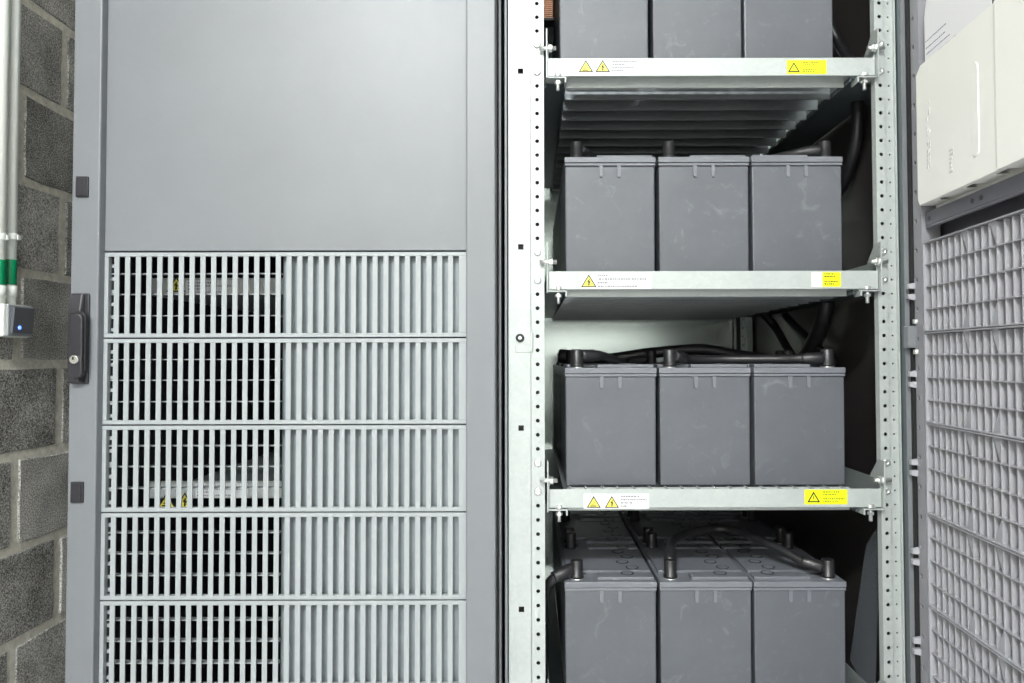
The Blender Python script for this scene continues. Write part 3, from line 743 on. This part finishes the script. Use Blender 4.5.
# local x: from hinge edge to free edge, local -y: cabinet side (seen), z: world height
dr.box(0, DW, .030, .033, .10, 1.99, 'frame_in')
dr.box(0, .003, .004, .030, .10, 1.99, 'frame_in'); dr.box(DW - .003, DW, .0, .030, .10, 1.99, 'frame_in')
dr.box(0, DW, .004, .030, 1.987, 1.99, 'frame_in'); dr.box(0, DW, .004, .030, .10, .103, 'frame_in')
rd = dr.build('door', bc); rd.matrix_parent_inverse = Matrix.Translation(bc.location).inverted()
rd.location = (HX, HY, 0); rd.rotation_euler = (0, 0, phi)
def R(mb, name, bev=0, seg=1): return mb.build(name, rd, bev, seg)
# perforated upright rail at the hinge edge
ra = MB(); hz = [.12 + .0507 * i for i in range(37)]
perforated(ra, .004, .032, -.011, [(z, True) for z in hz], .0507, .013, .0042, 'rail', n=12)
ra.box(.004, .030, -.004, -.002, .1, 1.98, 'dark'); ra.box(.004, .0055, -.011, .02, .1, 1.98, 'rail'); ra.box(.031, .032, -.011, .02, .1, 1.98, 'rail')  # dark strip behind the holes acts as painted shade
R(ra, 'door_rail')
ra2 = MB(); ra2.box(DW - .032, DW - .006, -.004, .02, .1, 1.98, 'rail'); R(ra2, 'door_rail', .001)
R(MB().box(-.0095, -.001, -.0135, .036, .1, 1.98, 'rubber'), 'door_seal')
def LZ(py, px, Y): return P(px, py, Y).z
# horizontal rail with holes
zr1 = P(925, 212, 1.15).z; zr0 = P(925, 229, 1.15).z
hr = MB(); hr.box(.033, DW - .033, -.005, .012, zr0 + .004, zr1, 'frame_in'); hr.box(.033, DW - .033, -.005, -.001, zr0, zr0 + .005, 'frame_in')
R(hr, 'cross_rail', .002, 2)
hm = MB(); hm.lathe((0, 0, 0), (0, -1, 0), [(.004, 0), (.004, .0006)], 12, 'black'); hm = hm.mesh('rail_hole')
for xx in (.046, .172, .194): inst('rail_hole', hm, rd, (xx, -.0051, (zr0 + zr1) / 2 + .002))
# lattice: rows of vent panels seen from the inside
lat0 = .038
dsp = .0178; dn = 34
LW = dsp * (dn - 1)
rz2 = [CAMZ + .196 - .1523 * i for i in range(7)]
ribm = MB().hexa([(-.0009, -.008, -.0735), (.0009, -.008, -.0735), (.0020, .017, -.0735), (-.0020, .017, -.072), (-.0009, -.008, .072), (.0009, -.008, .072), (.0020, .017, .072), (-.0020, .017, .072)], 'rib').mesh('lattice_rib')
cbm = MB().hexa([(lat0, -.009, -.0008), (lat0 + LW, -.009, -.0008), (lat0 + LW, .017, -.0014), (lat0, .017, -.0014), (lat0, -.009, .0008), (lat0 + LW, -.009, .0008), (lat0 + LW, .017, .0014), (lat0, .017, .0014)], 'rib').mesh('lattice_crossbar')
gus = MB(); gus.prism([(-dsp * .46, 0), (dsp * .46, 0), (dsp * .46, .036)], -.0075, -.0063, 'rib'); gus = gus.mesh('lattice_gusset')
gus2 = MB(); gus2.prism([(-dsp * .46, 0), (dsp * .46, -.036), (dsp * .46, 0)], -.0075, -.0063, 'rib'); gus2 = gus2.mesh('lattice_gusset')
clm = MB(); clm.hexa([(-.005, -.015, -.008), (.003, -.015, -.008), (.003, .004, -.012), (-.005, .004, -.012), (-.005, -.015, .003), (.003, -.015, .003), (.003, .004, .004), (-.005, .004, .004)], 'rib'); clm = clm.mesh('panel_clip')
for r in range(6):
    zt, zb = rz2[r] - .0006, rz2[r + 1] + .0006; zc = (zt + zb) / 2
    fr = MB()
    fr.box(lat0 - .002, lat0 + LW + .002, -.0115, .018, zt - .0022, zt, 'rib'); fr.box(lat0 - .002, lat0 + LW + .002, -.0115, .018, zb, zb + .0022, 'rib')
    fr.box(lat0 - .002, lat0, -.0115, .018, zb + .0022, zt - .0022, 'rib'); fr.box(lat0 + LW, lat0 + LW + .002, -.0115, .018, zb + .0022, zt - .0022, 'rib')
    R(fr, 'lattice_frame', .0004)
    R(MB().box(lat0, lat0 + LW, .0175, .0195, zb + .0005, zt - .0005, 'filter'), 'filter_mat')
    for i in range(1, dn - 1): inst('lattice_rib', ribm, rd, (lat0 + dsp * i, 0, zc))
    for q in (1, 2, 3): inst('lattice_crossbar', cbm, rd, (0, 0, zb + (zt - zb) * q / 4))
    for i in range(6, dn - 1, 4):
        inst('lattice_gusset', gus, rd, (lat0 + dsp * (i + .5), 0, zb + .0022)); inst('lattice_gusset', gus2, rd, (lat0 + dsp * (i + .5), 0, zt - .0022))
    for dz, rr_ in ((.010, math.pi), (-.010, 0)):
        o = inst('panel_clip', clm, rd, (.004, -.010, zb - .002 + .072 + (.0085 if dz > 0 else -.0055)), bev=.0006)
        o.scale = (1, .8, -.75 if dz > 0 else .75)
# hinges
for zz in (ZM(337, 1.19, 910), .35, 1.85):
    hg = MB(); hg.box(-.006, .010, -.026, .004, zz - .019, zz + .019, 'door'); hg.box(.004, .020, -.006, .010, zz - .014, zz + .014, 'rib'); R(hg, 'hinge', .001)
    hp = MB(); hp.lathe((.010, -.012, zz - .030), (0, 0, 1), [(.005, 0), (.005, .008)], 12, 'zinc'); hp.lathe((.010, -.012, zz + .022), (0, 0, 1), [(.005, 0), (.005, .008)], 12, 'zinc'); R(hp, 'hinge_pin')
# document tray
ty0, ty1 = -.020, .010
tz0 = P(919, 206, 1.147).z; tzl = P(918, 76, 1.147).z
tx0, tx1 = .040, .450
tm = MB()
xc = .262; th = .002
zt_hi = tzl + .012
front = [(tx0, tz0 + .010), (tx0 + .006, tz0), (xc, tz0), (xc, zt_hi), (tx0 + .015, zt_hi), (tx0, tzl)]
tm.prism(front, ty0, ty0 + th, 'tray')
tm.prism([(xc, tz0), (tx1, tz0), (tx1, zt_hi), (xc, zt_hi)], ty0 - .0025, ty0 + th, 'tray')
tm.box(tx0, tx0 + th, ty0 + th, ty1, tz0 + .004, tzl, 'tray')
tm.box(tx1 - th, tx1, ty0 + th, ty1, tz0, zt_hi, 'tray')
tm.box(tx0, tx1, ty1 - .001, ty1 + th, tz0 - .010, tzl, 'tray')
# bottom with three open slots
xs = [tx0 + .002, .082, .104, .160, .186, .236, .268, tx1]
for i in range(0, 8, 2): tm.box(xs[i], xs[i + 1], ty0 + th, ty1 - .001, tz0, tz0 + th, 'tray')
for i in range(1, 7, 2): tm.box(xs[i], xs[i + 1], ty0 + th, ty0 + .009, tz0, tz0 + th, 'tray')
tm.box(tx0 + .002, tx1, ty0 + .005, ty1, tz0 + .018, tz0 + .019, 'dark')  # dark sheet added inside so the slots look shaded
lab(R(tm, 'document_tray', .0008, 2), 'cream white plastic document tray')
# oval grip moulding, moulded marks
ov = MB(); oz0, oz1 = P(984, 156, .976).z, P(984, 62, .976).z; ox = .211; ow = .0085
ring = [(ox + ow * math.cos(t), oz0 + ow + ow * math.sin(t)) for t in [math.pi + math.pi * i / 8 for i in range(9)]] + [(ox + ow * math.cos(t), oz1 - ow + ow * math.sin(t)) for t in [math.pi * i / 8 for i in range(9)]]
ov.prism(ring, ty0 - .0012, ty0 + .0005, 'tray'); R(ov, 'moulded_oval', .0008)
mk = MB(); rr = random.Random(3)
za, zb = P(932, 168, 1.11).z, P(932, 102, 1.11).z
z = za
while z < zb:
    hgt = rr.uniform(.003, .007)
    for xx in (.074, .080):
        if rr.random() < .75: mk.box(xx, xx + rr.uniform(.002, .0045), ty0 - .0006, ty0 + .001, z, z + hgt, 'emboss')
    z += hgt + .0018
R(mk, 'moulded_text'); mk = MB()
za, zb = P(956, 172, 1.044).z, P(956, 147, 1.044).z
for i in range(6):
    zz = za + (zb - za) * i / 6; mk.box(.138 + rr.uniform(0, .004), .146 + rr.uniform(0, .005), ty0 - .0006, ty0 + .001, zz, zz + .003, 'emboss')
R(mk, 'moulded_emblem')
# paper standing in the tray: lines of writing run level across its upper part
pp = MB(); pz1 = P(925, 14, 1.12).z; py_ = -.0125
pp.prism([(.056, tz0 + .010), (.240, tz0 + .010), (.240, pz1 + .06), (.110, pz1 + .06), (.078, pz1 + .045), (.062, pz1 + .022), (.056, pz1)], py_, py_ + .001, 'paper')
for (ya, xa, xb) in ((43, .059, .118), (50, .060, .120), (56, .061, .130), (62, .100, .150), (69, .100, .148)):
    z = P(926, ya, 1.13).z; x = xa
    while x < xb:
        wd = rr.uniform(.002, .007); pp.box(x, x + wd, py_ - .0003, py_ + .0005, z, z + rr.uniform(.0014, .0024), 'ink'); x += wd + .0014
po = pp.build('paper_sheet'); tag(po, 'white sheet with handwritten lines standing in the cream document tray', 'paper')
po.location = (HX, HY, 0); po.rotation_euler = (0, 0, phi)
